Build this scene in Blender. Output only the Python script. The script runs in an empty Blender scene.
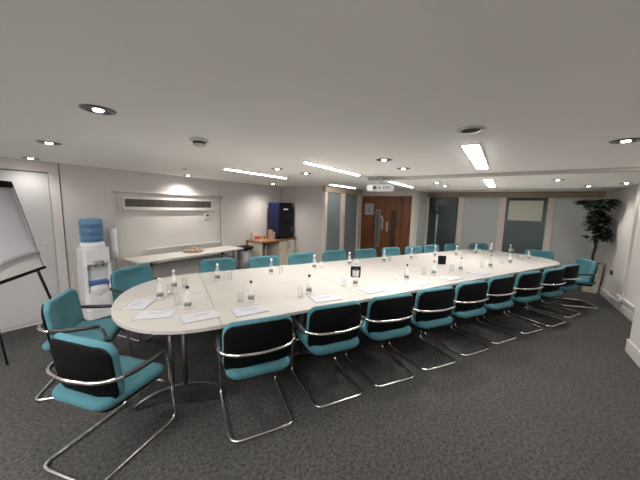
import bpy, bmesh, math, random
from mathutils import Vector, Matrix
C = bpy.context.scene.collection
random.seed(7)
PI = math.pi
S = 1.7                      # camera height in metres
CEIL = 2.208

# ------------------------------------------------------------------ materials
def nodes(name):
    m = bpy.data.materials.new(name); m.use_nodes = True
    nt = m.node_tree
    return m, nt, nt.nodes['Principled BSDF'], nt.nodes['Material Output']

def mat(name, col, rough=0.5, metal=0.0, bump=0.0, bscale=60, var=0.0, vscale=8, spec=None, sheen=0, coat=0):
    m, nt, b, out = nodes(name)
    b.inputs['Base Color'].default_value = (*col, 1)
    b.inputs['Roughness'].default_value = rough
    b.inputs['Metallic'].default_value = metal
    if spec is not None: b.inputs['Specular IOR Level'].default_value = spec
    if sheen: b.inputs['Sheen Weight'].default_value = sheen
    if coat: b.inputs['Coat Weight'].default_value = coat
    tc = nt.nodes.new('ShaderNodeTexCoord')
    if var:
        n = nt.nodes.new('ShaderNodeTexNoise'); n.inputs['Scale'].default_value = vscale; n.inputs['Detail'].default_value = 4
        r = nt.nodes.new('ShaderNodeMix'); r.data_type = 'RGBA'
        r.inputs['A'].default_value = (*[c*(1-var) for c in col], 1); r.inputs['B'].default_value = (*[min(1, c*(1+var)) for c in col], 1)
        nt.links.new(tc.outputs['Object'], n.inputs['Vector']); nt.links.new(n.outputs['Fac'], r.inputs['Factor'])
        nt.links.new(r.outputs['Result'], b.inputs['Base Color'])
    if bump:
        n2 = nt.nodes.new('ShaderNodeTexNoise'); n2.inputs['Scale'].default_value = bscale; n2.inputs['Detail'].default_value = 3
        bp = nt.nodes.new('ShaderNodeBump'); bp.inputs['Strength'].default_value = bump; bp.inputs['Distance'].default_value = 0.004
        nt.links.new(tc.outputs['Object'], n2.inputs['Vector']); nt.links.new(n2.outputs['Fac'], bp.inputs['Height'])
        nt.links.new(bp.outputs['Normal'], b.inputs['Normal'])
    return m

def carpet_mat():
    m, nt, b, out = nodes('charcoal_carpet')
    tc = nt.nodes.new('ShaderNodeTexCoord')
    n = nt.nodes.new('ShaderNodeTexNoise'); n.inputs['Scale'].default_value = 42; n.inputs['Detail'].default_value = 6; n.inputs['Roughness'].default_value = .8
    cr = nt.nodes.new('ShaderNodeValToRGB')
    cr.color_ramp.elements[0].position = .35; cr.color_ramp.elements[0].color = (.018, .018, .0185, 1)
    cr.color_ramp.elements[1].position = .68; cr.color_ramp.elements[1].color = (.108, .106, .104, 1)
    n3 = nt.nodes.new('ShaderNodeTexNoise'); n3.inputs['Scale'].default_value = 1.3; n3.inputs['Detail'].default_value = 2
    mm = nt.nodes.new('ShaderNodeMix'); mm.data_type = 'RGBA'; mm.blend_type = 'MULTIPLY'; mm.inputs['Factor'].default_value = .25
    nt.links.new(tc.outputs['Object'], n.inputs['Vector']); nt.links.new(tc.outputs['Object'], n3.inputs['Vector'])
    nt.links.new(n.outputs['Fac'], cr.inputs['Fac']); nt.links.new(cr.outputs['Color'], mm.inputs['A']); nt.links.new(n3.outputs['Fac'], mm.inputs['B'])
    nt.links.new(mm.outputs['Result'], b.inputs['Base Color'])
    b.inputs['Roughness'].default_value = .95; b.inputs['Specular IOR Level'].default_value = .15
    n2 = nt.nodes.new('ShaderNodeTexNoise'); n2.inputs['Scale'].default_value = 160; n2.inputs['Detail'].default_value = 3
    bp = nt.nodes.new('ShaderNodeBump'); bp.inputs['Strength'].default_value = .7; bp.inputs['Distance'].default_value = .006
    nt.links.new(tc.outputs['Object'], n2.inputs['Vector']); nt.links.new(n2.outputs['Fac'], bp.inputs['Height']); nt.links.new(bp.outputs['Normal'], b.inputs['Normal'])
    return m

def wood_mat(name, c1, c2, axis='Z', rough=.35, scale=3.0):
    m, nt, b, out = nodes(name)
    tc = nt.nodes.new('ShaderNodeTexCoord'); mp = nt.nodes.new('ShaderNodeMapping')
    sc = {'X': (.08, 1, 1), 'Y': (1, .08, 1), 'Z': (1, 1, .08)}[axis]
    mp.inputs['Scale'].default_value = [s*scale for s in sc]
    n = nt.nodes.new('ShaderNodeTexNoise'); n.inputs['Scale'].default_value = 6; n.inputs['Detail'].default_value = 8; n.inputs['Distortion'].default_value = .8
    cr = nt.nodes.new('ShaderNodeValToRGB')
    cr.color_ramp.elements[0].position = .3; cr.color_ramp.elements[0].color = (*c1, 1)
    cr.color_ramp.elements[1].position = .72; cr.color_ramp.elements[1].color = (*c2, 1)
    nt.links.new(tc.outputs['Object'], mp.inputs['Vector']); nt.links.new(mp.outputs['Vector'], n.inputs['Vector'])
    nt.links.new(n.outputs['Fac'], cr.inputs['Fac']); nt.links.new(cr.outputs['Color'], b.inputs['Base Color'])
    b.inputs['Roughness'].default_value = rough
    return m

def glass_mat(name, col, alpha=.2, rough=.06, tint=(1, 1, 1), trough=None):
    m, nt, b, out = nodes(name)
    b.inputs['Base Color'].default_value = (*col, 1); b.inputs['Roughness'].default_value = rough
    tr = nt.nodes.new('ShaderNodeBsdfTransparent'); tr.inputs['Color'].default_value = (*tint, 1)
    mx = nt.nodes.new('ShaderNodeMixShader')
    fr = nt.nodes.new('ShaderNodeLayerWeight'); fr.inputs['Blend'].default_value = .25
    mr = nt.nodes.new('ShaderNodeMapRange'); mr.inputs['To Min'].default_value = alpha; mr.inputs['To Max'].default_value = min(1, alpha+.35)
    nt.links.new(fr.outputs['Facing'], mr.inputs['Value']); nt.links.new(mr.outputs['Result'], mx.inputs['Fac'])
    nt.links.new(tr.outputs['BSDF'], mx.inputs[1]); nt.links.new(b.outputs['BSDF'], mx.inputs[2])
    nt.links.new(mx.outputs['Shader'], out.inputs['Surface'])
    return m

def emit_mat(name, col, strength):
    m, nt, b, out = nodes(name)
    b.inputs['Base Color'].default_value = (.8, .8, .8, 1)
    b.inputs['Emission Color'].default_value = (*col, 1); b.inputs['Emission Strength'].default_value = strength
    return m

M = dict(
    carpet=carpet_mat(),
    wall=mat('warm_grey_paint', (.50, .475, .46), .7, bump=.08, bscale=90, var=.03, vscale=2),
    panel=mat('cream_panel_paint', (.50, .48, .46), .5, var=.02, vscale=2),
    doorpaint=mat('cupboard_paint', (.42, .42, .425), .55, var=.02, vscale=2),
    ceil=mat('ceiling_paint', (.93, .91, .885), .8, bump=.05, bscale=80, var=.015, vscale=1.5),
    white=mat('white_gloss_paint', (.52, .505, .49), .35),
    frame=mat('pinkish_white_frame', (.62, .55, .50), .4),
    timber=wood_mat('pale_timber', (.22, .17, .115), (.30, .235, .17), 'Y'),
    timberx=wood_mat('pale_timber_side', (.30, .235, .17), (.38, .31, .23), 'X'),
    door=wood_mat('dark_mahogany_veneer', (.055, .015, .004), (.23, .075, .016), 'Z', .45, 2.0),
    top=mat('cream_laminate', (.35, .335, .315), .38, var=.015, vscale=3),
    edge=mat('tabletop_edge', (.42, .41, .40), .4),
    teal=mat('teal_fabric', (.055, .158, .188), .9, bump=.35, bscale=260, var=.10, vscale=120, spec=.15, sheen=.06),
    black=mat('black_plastic', (.0025, .0025, .003), .65, bump=.1, bscale=200, spec=.1),
    pad=mat('armrest_rubber', (.018, .018, .019), .5),
    chrome=mat('chrome', (.72, .70, .68), .16, 1.0),
    steel=mat('brushed_steel', (.45, .44, .43), .32, 1.0),
    legm=mat('silver_grey_powder_coat', (.16, .16, .165), .35, .8),
    darkmetal=mat('black_metal', (.02, .02, .02), .4, .3),
    paper=mat('white_paper', (.37, .375, .405), .7),
    print_=mat('pale_grey_print', (.20, .20, .24), .8),
    ink=mat('dark_print', (.03, .03, .035), .7),
    cap=mat('black_cap', (.015, .015, .015), .35),
    wcap=mat('white_cap', (.80, .80, .80), .35),
    label=glass_mat('dark_label_print', (.05, .055, .06), .62, .3),
    bottle=glass_mat('clear_bottle_glass', (.75, .76, .76), .22, .05),
    tumbler=glass_mat('clear_tumbler_glass', (.5, .5, .5), .07, .04),
    blueglass=glass_mat('blue_water_bottle', (.20, .34, .46), .35, .12, (.55, .8, 1)),
    water=glass_mat('blue_water', (.10, .22, .34), .45, .1, (.6, .85, 1)),
    smoke=glass_mat('smoked_glass', (.03, .031, .031), .22, .12, (.75, .85, .85)),
    frost=glass_mat('frosted_glass', (.56, .58, .57), .68, .35, (.8, .85, .85)),
    frost2=glass_mat('frosted_glass_bluish', (.22, .26, .27), .78, .3, (.7, .85, .9)),
    vision=glass_mat('narrow_vision_glass', (.16, .17, .18), .75, .15),
    vision2=glass_mat('dark_vision_glass', (.055, .04, .035), .8, .15),
    coolerw=mat('cooler_white_plastic', (.64, .65, .67), .35),
    coolerb=mat('cooler_blue_tray', (.05, .13, .33), .4),
    grille=mat('grey_vent_slat', (.13, .115, .115), .5, .3),
    ventdark=mat('vent_shadow_box', (.05, .045, .045), .8),
    cream=mat('cream_cabinet_laminate', (.62, .56, .46), .45),
    planter=mat('cream_planter', (.42, .39, .33), .5),
    worktop=wood_mat('orange_wood_worktop', (.22, .10, .045), (.36, .18, .08), 'X', .35),
    navy=mat('dark_navy_gloss', (.005, .008, .04), .4, spec=.3),
    gloss=mat('black_gloss', (.003, .003, .004), .25, spec=.25),
    leaf=mat('dark_green_leaf', (.006, .011, .006), .55, var=.4, vscale=12),
    bark=mat('brown_bark', (.07, .035, .022), .85, bump=.6, bscale=40),
    soil=mat('dark_soil', (.03, .02, .015), .95),
    board=mat('whiteboard_surface', (.50, .50, .50), .3),
    hatch=mat('pale_green_blind', (.56, .57, .49), .6),
    biscuit=mat('biscuit', (.42, .27, .14), .8, var=.2, vscale=40),
    plate=mat('plate_glaze', (.62, .52, .48), .3),
    orange=mat('orange_sachet', (.55, .13, .02), .6), red=mat('red_sachet', (.35, .05, .03), .6),
    tan=mat('tan_carton', (.50, .36, .24), .7), pink=mat('pale_carton', (.62, .48, .42), .7),
    beam=mat('beam_shade_grey', (.50, .48, .46), .8),  # darker grey stands in for shade on the ceiling beam
    sidetop=mat('white_side_laminate', (.58, .56, .53), .35),
    gapm=mat('shadow_gap', (.10, .095, .09), .8),
    ringm=mat('dark_nickel', (.16, .15, .145), .3, 1.0),
    greyb=mat('grey_bin_body', (.22, .22, .22), .45, .3),
    socketm=mat('white_socket', (.60, .60, .60), .4),
    tube=emit_mat('lit_diffuser', (1.0, .965, .92), 20.0),
    lamp=emit_mat('lit_lamp', (1.0, .93, .84), 22.0),
    lamp_dim=emit_mat('weak_lit_lamp', (1.0, .90, .76), 3.0),
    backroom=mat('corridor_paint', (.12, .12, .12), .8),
)

# ------------------------------------------------------------------ mesh helpers
def finish(name, bm, material, parent=None, smooth=False, bevel=0, seg=2):
    bmesh.ops.recalc_face_normals(bm, faces=bm.faces)
    me = bpy.data.meshes.new(name); bm.to_mesh(me); bm.free()
    if smooth:
        for p in me.polygons: p.use_smooth = True
    me.materials.append(material)
    o = bpy.data.objects.new(name, me); C.objects.link(o)
    if parent: o.parent = parent
    if bevel:
        md = o.modifiers.new('Bevel', 'BEVEL'); md.width = bevel; md.segments = seg; md.limit_method = 'ANGLE'
    return o

def add_box(bm, lo, hi, rot=None):
    x0, y0, z0 = lo; x1, y1, z1 = hi
    vs = [bm.verts.new(v) for v in ((x0,y0,z0),(x1,y0,z0),(x1,y1,z0),(x0,y1,z0),(x0,y0,z1),(x1,y0,z1),(x1,y1,z1),(x0,y1,z1))]
    for f in ((0,3,2,1),(4,5,6,7),(0,1,5,4),(1,2,6,5),(2,3,7,6),(3,0,4,7)): bm.faces.new([vs[i] for i in f])
    if rot:
        bmesh.ops.transform(bm, matrix=rot, verts=vs)
    return vs

def add_tube(bm, pts, r, seg=10, closed=False, cap=True):
    pts = [Vector(p) for p in pts]; n = len(pts); rings = []
    prev = None
    for i, p in enumerate(pts):
        if closed: t = (pts[(i+1) % n]-pts[i-1]).normalized()
        else: t = (pts[min(i+1, n-1)]-pts[max(i-1, 0)]).normalized()
        if prev is None:
            a = Vector((0, 0, 1)) if abs(t.z) < .9 else Vector((1, 0, 0))
            u = t.cross(a).normalized()
        else:
            u = (prev-t*prev.dot(t)).normalized()
        prev = u; v = t.cross(u)
        rr = r[i] if isinstance(r, (list, tuple)) else r
        rings.append([bm.verts.new(p+u*math.cos(2*PI*k/seg)*rr+v*math.sin(2*PI*k/seg)*rr) for k in range(seg)])
    for i in range(n if closed else n-1):
        A, B = rings[i], rings[(i+1) % n]
        for k in range(seg): bm.faces.new((A[k], A[(k+1) % seg], B[(k+1) % seg], B[k]))
    if cap and not closed:
        bm.faces.new(rings[0]); bm.faces.new(rings[-1])

def fillet(pts, rad, n=5):
    """round the corners of a polyline"""
    pts = [Vector(p) for p in pts]; out = [pts[0]]
    for i in range(1, len(pts)-1):
        a, b, c = pts[i-1], pts[i], pts[i+1]
        r = min(rad, (a-b).length*.48, (c-b).length*.48)
        p0 = b+(a-b).normalized()*r; p1 = b+(c-b).normalized()*r
        for k in range(n+1):
            t = k/n; out.append(p0*(1-t)**2+b*2*t*(1-t)+p1*t*t)
    out.append(pts[-1]); return out

def add_lathe(bm, prof, c=(0, 0, 0), seg=20, axis=None):
    c = Vector(c); rings = []; new = []
    for r, z in prof:
        if r < 1e-5: v = bm.verts.new((0, 0, z)); rings.append([v]); new.append(v)
        else:
            ring = [bm.verts.new((r*math.cos(2*PI*k/seg), r*math.sin(2*PI*k/seg), z)) for k in range(seg)]
            rings.append(ring); new += ring
    for A, B in zip(rings, rings[1:]):
        for k in range(seg):
            k2 = (k+1) % seg
            if len(A) == 1 and len(B) == 1: continue
            if len(A) == 1: bm.faces.new((A[0], B[k2], B[k]))
            elif len(B) == 1: bm.faces.new((A[k], A[k2], B[0]))
            else: bm.faces.new((A[k], A[k2], B[k2], B[k]))
    mt = Matrix.Translation(c)
    if axis is not None: mt = mt @ Vector((0, 0, 1)).rotation_difference(Vector(axis)).to_matrix().to_4x4()
    bmesh.ops.transform(bm, matrix=mt, verts=new)

def add_prism(bm, poly, z0, z1):
    A = [bm.verts.new((x, y, z0)) for x, y in poly]; B = [bm.verts.new((x, y, z1)) for x, y in poly]
    bm.faces.new(A[::-1]); bm.faces.new(B); n = len(poly)
    for i in range(n): bm.faces.new((A[i], A[(i+1) % n], B[(i+1) % n], B[i]))

def rrect(w, h, r, n=6):
    out = []
    for cx, cy, a0 in ((w/2-r, h/2-r, 0), (-w/2+r, h/2-r, 90), (-w/2+r, -h/2+r, 180), (w/2-r, -h/2+r, 270)):
        for k in range(n+1):
            a = math.radians(a0+90*k/n); out.append((cx+r*math.cos(a), cy+r*math.sin(a)))
    return out

def add_pad(bm, w, h, th, r, fn, e=None):
    """a cushion: rounded rectangle (a,b) with thickness c, mapped through fn(a,b,c)"""
    e = e or th*.45
    base = rrect(w, h, r, 7)
    lev = [(0, -1, 1.0, 0)]
    rings = []
    spec = [(-1, .0), (-1, .3), (-1, .6), (-1, .85), (-1, 1)]
    def ring(scale_in, c, s):
        pts = []
        for x, y in base:
            l = 1.0
            px = x*(1-2*scale_in/w)*s; py = y*(1-2*scale_in/h)*s
            pts.append(bm.verts.new(fn(px, py, c)))
        return pts
    seq = []
    for s in (.12, .35, .6, .82): seq.append((e, -th/2, s))
    for k in range(0, 7):
        a = -PI/2+PI*k/6
        seq.append((e*(1-math.cos(a)), math.sin(a)*th/2, 1))
    for s in (.82, .6, .35, .12): seq.append((e, th/2, s))
    rs = [ring(*q) for q in seq]; n = len(base)
    for A, B in zip(rs, rs[1:]):
        for k in range(n): bm.faces.new((A[k], A[(k+1) % n], B[(k+1) % n], B[k]))
    bm.faces.new(rs[0][::-1]); bm.faces.new(rs[-1])

def empty(name, label, cat, loc=(0, 0, 0), rz=0, group=None):
    o = bpy.data.objects.new(name, None); C.objects.link(o); o.empty_display_size = .1
    o.location = loc; o.rotation_euler = (0, 0, rz); o['label'] = label; o['category'] = cat
    if group: o['group'] = group
    return o
def tag(o, label, cat, group=None, kind=None):
    o['label'] = label; o['category'] = cat
    if group: o['group'] = group
    if kind: o['kind'] = kind
    return o
def struct(name, lo, hi, m, parent=None, bevel=0):
    bm = bmesh.new(); add_box(bm, lo, hi); o = finish(name, bm, m, parent, bevel=bevel)
    if not parent: o['kind'] = 'structure'
    return o
def box(name, lo, hi, m, parent=None, bevel=0):
    bm = bmesh.new(); add_box(bm, lo, hi); return finish(name, bm, m, parent, bevel=bevel)
def dup(root, loc, rz, label, group=None):
    r = root.copy(); C.objects.link(r); r.location = loc; r.rotation_euler = (0, 0, rz); r['label'] = label
    if group: r['group'] = group
    for ch in list(root.children):
        c = ch.copy(); C.objects.link(c); c.parent = r
        for g in list(ch.children):
            d = g.copy(); C.objects.link(d); d.parent = c
    return r

# table frame: u along the table, n across it
AX = Vector((.891, -.454, 0)); NX = Vector((.454, .891, 0))
def un(u, n, z=0): return AX*u+NX*n+Vector((0, 0, z))
TROT = math.atan2(-.454, .891)

# ------------------------------------------------------------------ room shell
YL = 5.185; YR = -1.83; XB = -2.6; XC = 5.70; YS = 3.73; XD = 7.74; YT = 2.02; XG = 8.755; XE = 11.2
struct('floor', (XB-.2, YR-.4, -.12), (XE+.1, YL+.3, 0), M['carpet'])
struct('ceiling', (XB-.2, YR-.4, CEIL), (XE+.1, YL+.3, CEIL+.15), M['ceil'])
# left wall with a shallow boxed niche
wl = struct('wall_left', (XB, YL, 0), (1.78, YL+.2, CEIL), M['wall'])
bm = bmesh.new()
add_box(bm, (1.78, YL, 1.86), (3.80, YL+.2, CEIL)); add_box(bm, (1.78, YL, 0), (3.80, YL+.2, .60)); add_box(bm, (3.80, YL, 0), (XC+.1, YL+.2, CEIL))
add_box(bm, (1.78, YL+.06, .60), (3.80, YL+.2, 1.86))
o = finish('wall_left', bm, M['wall']); o['kind'] = 'structure'
struct('wall_niche', (1.80, YL+.045, .60), (3.78, YL+.06, 1.85), M['panel'])
bm = bmesh.new()
add_box(bm, (1.765, YL-.012, .60), (1.795, YL+.02, 1.875)); add_box(bm, (3.785, YL-.012, .60), (3.815, YL+.02, 1.875)); add_box(bm, (1.765, YL-.012, 1.852), (3.815, YL+.02, 1.882))
o = finish('trim_1', bm, M['panel'], bevel=.004); o['kind'] = 'structure'
struct('wall_back', (XB-.2, YR-.4, 0), (XB, YL+.2, CEIL), M['wall'])
struct('wall_corner', (XC, YS, 0), (XC+.15, YL+.1, CEIL), M['wall'])
struct('wall_door', (XD+.12, YT, 2.20), (XD+.22, YS+.2, CEIL), M['wall'])
struct('wall_return', (XD+.02, YT-.03, 0), (XG+.06, YT+.11, CEIL), M['wall'])
struct('wall_right', (4.82, YR-.2, 0), (XG+.1, YR, CEIL), M['wall'])
struct('wall_pier', (XB, YR-.2, 0), (4.82, -1.41, CEIL), M['wall'])
# beyond the glass
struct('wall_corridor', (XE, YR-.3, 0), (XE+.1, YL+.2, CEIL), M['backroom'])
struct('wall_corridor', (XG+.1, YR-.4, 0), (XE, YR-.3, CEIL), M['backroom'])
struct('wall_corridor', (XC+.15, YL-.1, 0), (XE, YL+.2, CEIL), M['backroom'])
# baseboards
bm = bmesh.new(); add_box(bm, (1.17, YL-.02, 0), (XC, YL, .13)); add_box(bm, (1.17, YL-.045, .19), (4.3, YL, .25))
o = finish('baseboard_left', bm, M['white'], bevel=.005); o['kind'] = 'structure'
struct('baseboard_right', (4.82, YR, 0), (XG, YR+.02, .14), M['white'], bevel=.005)
bm = bmesh.new(); add_box(bm, (1.0, -1.41, 0), (4.84, -1.39, .16)); add_box(bm, (4.82, YR, 0), (4.84, -1.39, .16))
o = finish('baseboard_pier', bm, M['white'], bevel=.005); o['kind'] = 'structure'
struct('baseboard_corner', (XC-.018, YS, 0), (XC, YL, .10), M['white'], bevel=.004)
# pipe rail above right baseboard + trunking drop with outlets
bm = bmesh.new(); add_box(bm, (6.75, YR, .14), (6.82, YR+.035, CEIL)); add_box(bm, (4.84, YR, .21), (6.82, YR+.04, .26))
o = finish('trim_2', bm, M['white'], bevel=.004); o['kind'] = 'structure'
# ceiling downstand and step
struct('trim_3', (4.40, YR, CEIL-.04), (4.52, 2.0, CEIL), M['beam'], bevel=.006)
struct('trim_4', (7.30, YR, CEIL-.012), (XG, YT, CEIL), M['ceil'])
struct('trim_5', (4.97, YL-.015, .86), (4.985, YL, 1.72), M['white'])

# cupboard door on the left wall
door = struct('door_1', (-.6, YL-.012, .04), (1.045, YL, 2.055), M['doorpaint'], bevel=.004)
bm = bmesh.new(); add_box(bm, (1.055, YL-.02, 0), (1.155, YL, 2.07)); add_box(bm, (-.7, YL-.02, 2.07), (1.155, YL, 2.16))
finish('door_frame', bm, M['wall'], door, bevel=.004)
box('door_gap', (1.158, YL-.004, 0), (1.166, YL, CEIL), M['gapm'], door)
bm = bmesh.new(); add_lathe(bm, [(0, 0), (.018, 0), (.018, .02), (0, .022)], (.95, YL-.012, 1.12), 12, (0, -1, 0))
finish('door_lock', bm, M['white'], door)
box('door_shadow_line', (-.6, YL-.006, 2.055), (1.055, YL, 2.07), M['gapm'], door)

# side glazed screen: window_1
w1 = bpy.data.objects.new('window_1', None); C.objects.link(w1); w1['kind'] = 'structure'
bm = bmesh.new()
for x0, x1 in ((XC-.02, XC+.07), (6.50, 6.68), (7.50, XD+.02)): add_box(bm, (x0, YS-.04, 0), (x1, YS+.05, 2.06))
add_box(bm, (XC, YS-.03, 0), (XD, YS+.04, .10))
finish('window_frame', bm, M['frame'], w1, bevel=.004)
box('window_header', (XC-.02, YS-.045, 2.06), (XD+.02, YS+.05, CEIL), M['timberx'], w1, bevel=.004)
box('pane', (XC+.07, YS, .1), (6.50, YS+.01, 2.06), M['frost2'], w1)
box('pane', (6.68, YS, .1), (7.50, YS+.01, 2.06), M['frost2'], w1)

# far glazed wall: window_2
w2 = bpy.data.objects.new('window_2', None); C.objects.link(w2); w2['kind'] = 'structure'
bm = bmesh.new()
posts = [(1.94, 2.0), (.99, 1.135), (0.0, .145), (-.98, -.85), (YR, -1.78)]
for y0, y1 in posts: add_box(bm, (XG-.03, y0, 0), (XG+.06, y1, 2.05))
add_box(bm, (XG-.02, YR, 0), (XG+.05, 2.0, .09))
finish('window_frame', bm, M['frame'], w2, bevel=.004)
box('window_header', (XG-.04, YR, 2.05), (XG+.06, 2.0, CEIL), M['timber'], w2, bevel=.004)
for (y0, y1), mm in zip(((1.135, 1.94), (.145, .99), (-.85, 0.0), (-1.78, -.98)), ('smoke', 'frost', 'smoke', 'frost')):
    box('pane', (XG+.01, y0, .09), (XG+.02, y1, 2.05), M[mm], w2)

# double door: door_2
dd = bpy.data.objects.new('door_2', None); C.objects.link(dd); dd['kind'] = 'structure'
bm = bmesh.new(); add_box(bm, (XD-.02, YT+.05, 0), (XD+.14, 2.17, 2.06)); add_box(bm, (XD+.0, 3.72, 0), (XD+.14, 3.80, 2.06)); add_box(bm, (XD-.02, YT+.05, 2.05), (XD+.14, 3.80, 2.20))
finish('door_frame', bm, M['frame'], dd, bevel=.004)
def leaf(y0, y1, vy0, vy1, vm, py0, py1, pz0, pz1):
    lf = box('door_leaf', (XD+.04, y0, .01), (XD+.085, y1, 2.05), M['door'], dd, bevel=.003)
    box('vision_panel', (XD+.030, vy0, .55), (XD+.04, vy1, 1.63), M[vm], lf)
    bm = bmesh.new()
    for a, b, c, d in ((vy0-.015, .535, vy0, 1.645), (vy1, .535, vy1+.015, 1.645), (vy0, .535, vy1, .55), (vy0, 1.63, vy1, 1.645)):
        add_box(bm, (XD+.028, a, b), (XD+.042, c, d))
    finish('vision_panel_bead', bm, M['steel' if vm == 'vision' else 'door'], lf)
    box('push_plate', (XD+.033, py0, pz0), (XD+.041, py1, pz1), M['steel'], lf, bevel=.002)
    return lf
leaf(2.955, 3.71, 3.10, 3.22, 'vision', 2.985, 3.045, 1.06, 1.41)
leaf(2.175, 2.945, 2.60, 2.745, 'vision2', 2.83, 2.90, 1.02, 1.30)
bm = bmesh.new()
add_box(bm, (XD+.03, 3.02, 1.425), (XD+.04, 3.06, 1.465))
finish('door_badge', bm, M['wcap'], dd)

nt_ = empty('door_notice', 'white notice sheet fixed high on the left leaf of the brown double door', 'sign', (XD+.034, 3.45, 1.66))
box('notice_sheet', (-.002, -.14, -.17), (.004, .14, .17), M['paper'], nt_)
for lo_, hi_ in (((-.004, -.03, -.10), (-.0022, .02, -.03)), ((-.004, -.01, -.01), (-.0022, .05, .05)), ((-.004, -.07, .075), (-.0022, -.01, .10)), ((-.004, .04, .10), (-.0022, .08, .12))):
    box('notice_mark', lo_, hi_, M['print_'], nt_)

# pale panel seen on the third pane
o = empty('wall_notice_board', 'pale green panel split by a horizontal line on the third glass pane', 'board', (XG-.022, -.41, 1.72))
bm = bmesh.new(); add_box(bm, (0, -.34, -.245), (.02, .34, -.008)); add_box(bm, (0, -.34, .008), (.02, .34, .245))
finish('board_panel', bm, M['hatch'], o)
bm = bmesh.new(); add_box(bm, (.002, -.35, -.255), (.018, .35, .255)); finish('board_frame', bm, M['frame'], o)

cc = empty('brown_reflection', 'brown block added for the blurred reflection in the frosted pane beside the tree', 'reflection block', (9.45, -1.32, 0))  # made-up brown block behind the pane, stands in for a blurred reflection
box('carcass', (-.18, -.28, 0), (.20, .28, 1.50), M['door'], cc, bevel=.004)
for y_ in (-.275, .003): box('reflection_panel', (-.20, y_, .03), (-.181, y_+.272, 1.48), M['door'], cc, bevel=.003)

# coat stand behind the first pane
cs = empty('coat_stand', 'pale pole coat stand with hooks behind the first dark glass pane', 'coat stand', (9.30, 1.80, 0))
bm = bmesh.new(); add_tube(bm, [(0, 0, .03), (0, 0, 1.86)], .028, 12); finish('pole', bm, M['wcap'], cs, True)
bm = bmesh.new(); add_lathe(bm, [(0, 0), (.19, 0), (.19, .02), (.05, .05), (0, .05)]); finish('base', bm, M['darkmetal'], cs, True)
for k in range(6):
    a = 2*PI*k/6+.3
    d = Vector((math.cos(a), math.sin(a), 0))
    bm = bmesh.new()
    add_tube(bm, fillet([Vector((0, 0, 1.66))+d*.02, Vector((0, 0, 1.66))+d*.13, Vector((0, 0, 1.79))+d*.20], .05), .013, 8)
    add_tube(bm, [Vector((0, 0, 1.60))+d*.02, Vector((0, 0, 1.56))+d*.10, Vector((0, 0, 1.62))+d*.13], .012, 8)
    bmesh.ops.create_uvsphere(bm, u_segments=8, v_segments=6, radius=.026, matrix=Matrix.Translation(Vector((0, 0, 1.80))+d*.20))
    finish('hook', bm, M['black'], cs, True)

# ------------------------------------------------------------------ conference table
TZ = .731; TH = .028; NC = 3.15; HW = .94; UL = -.50; UR = 7.02; DE = .80
def half_width(u):
    for e, s in ((UL, 1), (UR, -1)):
        d = (u-e)*s
        if d < 0: return 0
        if d < DE:
            t = 1-d/DE; return HW*(1-t**2.25)**(1/2.25)
    return HW
tb = empty('conference_table', 'long cream boardroom table with rounded ends, made of joined tops', 'table', tuple(un(3.26, NC)), TROT)
def tl(u, n, z=0): return Vector((u-3.26, n-NC, z))
seams = [UL, .34, 1.84, 3.34, 4.84, 6.30, UR]
g = .0022
for i in range(6):
    a, b = seams[i]+g, seams[i+1]-g
    for s in (-1, 1):
        us = [a+(b-a)*k/24 for k in range(25)]
        if i == 0: us = [UL+(b-UL)*(1-math.cos(PI/2*k/24)) for k in range(25)]
        if i == 5: us = [a+(UR-a)*math.sin(PI/2*k/24) for k in range(25)]
        outer = [tl(u, NC+s*max(half_width(u), g)).xy[:] for u in us]
        inner = [tl(us[-1], NC+s*g).xy[:], tl(us[0], NC+s*g).xy[:]]
        poly = []
        for p in outer+inner:
            if not poly or (Vector(p)-Vector(poly[-1])).length > 1e-4: poly.append(p)
        if (Vector(poly[0])-Vector(poly[-1])).length < 1e-4: poly.pop()
        bm = bmesh.new(); add_prism(bm, poly, TZ-TH, TZ)
        me = finish('tabletop', bm, M['top'], tb)
        me.data.materials.append(M['edge'])
        for p in me.data.polygons:
            if abs(p.normal.z) < .5: p.material_index = 1
for u in (.02, 1.15, 2.60, 4.10, 5.55, 6.50):
    for n in (2.52, 3.78):
        bm = bmesh.new()
        arch = [tl(u-.33+.66*k/16, n, .016+.105*math.sin(PI*k/16)**.8) for k in range(17)]
        add_tube(bm, arch, .017, 10)
        for du in (-.05, .05): add_tube(bm, [tl(u+du, n, .11), tl(u+du, n, TZ-TH)], .021, 12)
        add_tube(bm, [tl(u-.28, n, TZ-TH-.018), tl(u+.28, n, TZ-TH-.018)], .018, 8)
        finish('leg', bm, M['legm'], tb, True)

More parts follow.
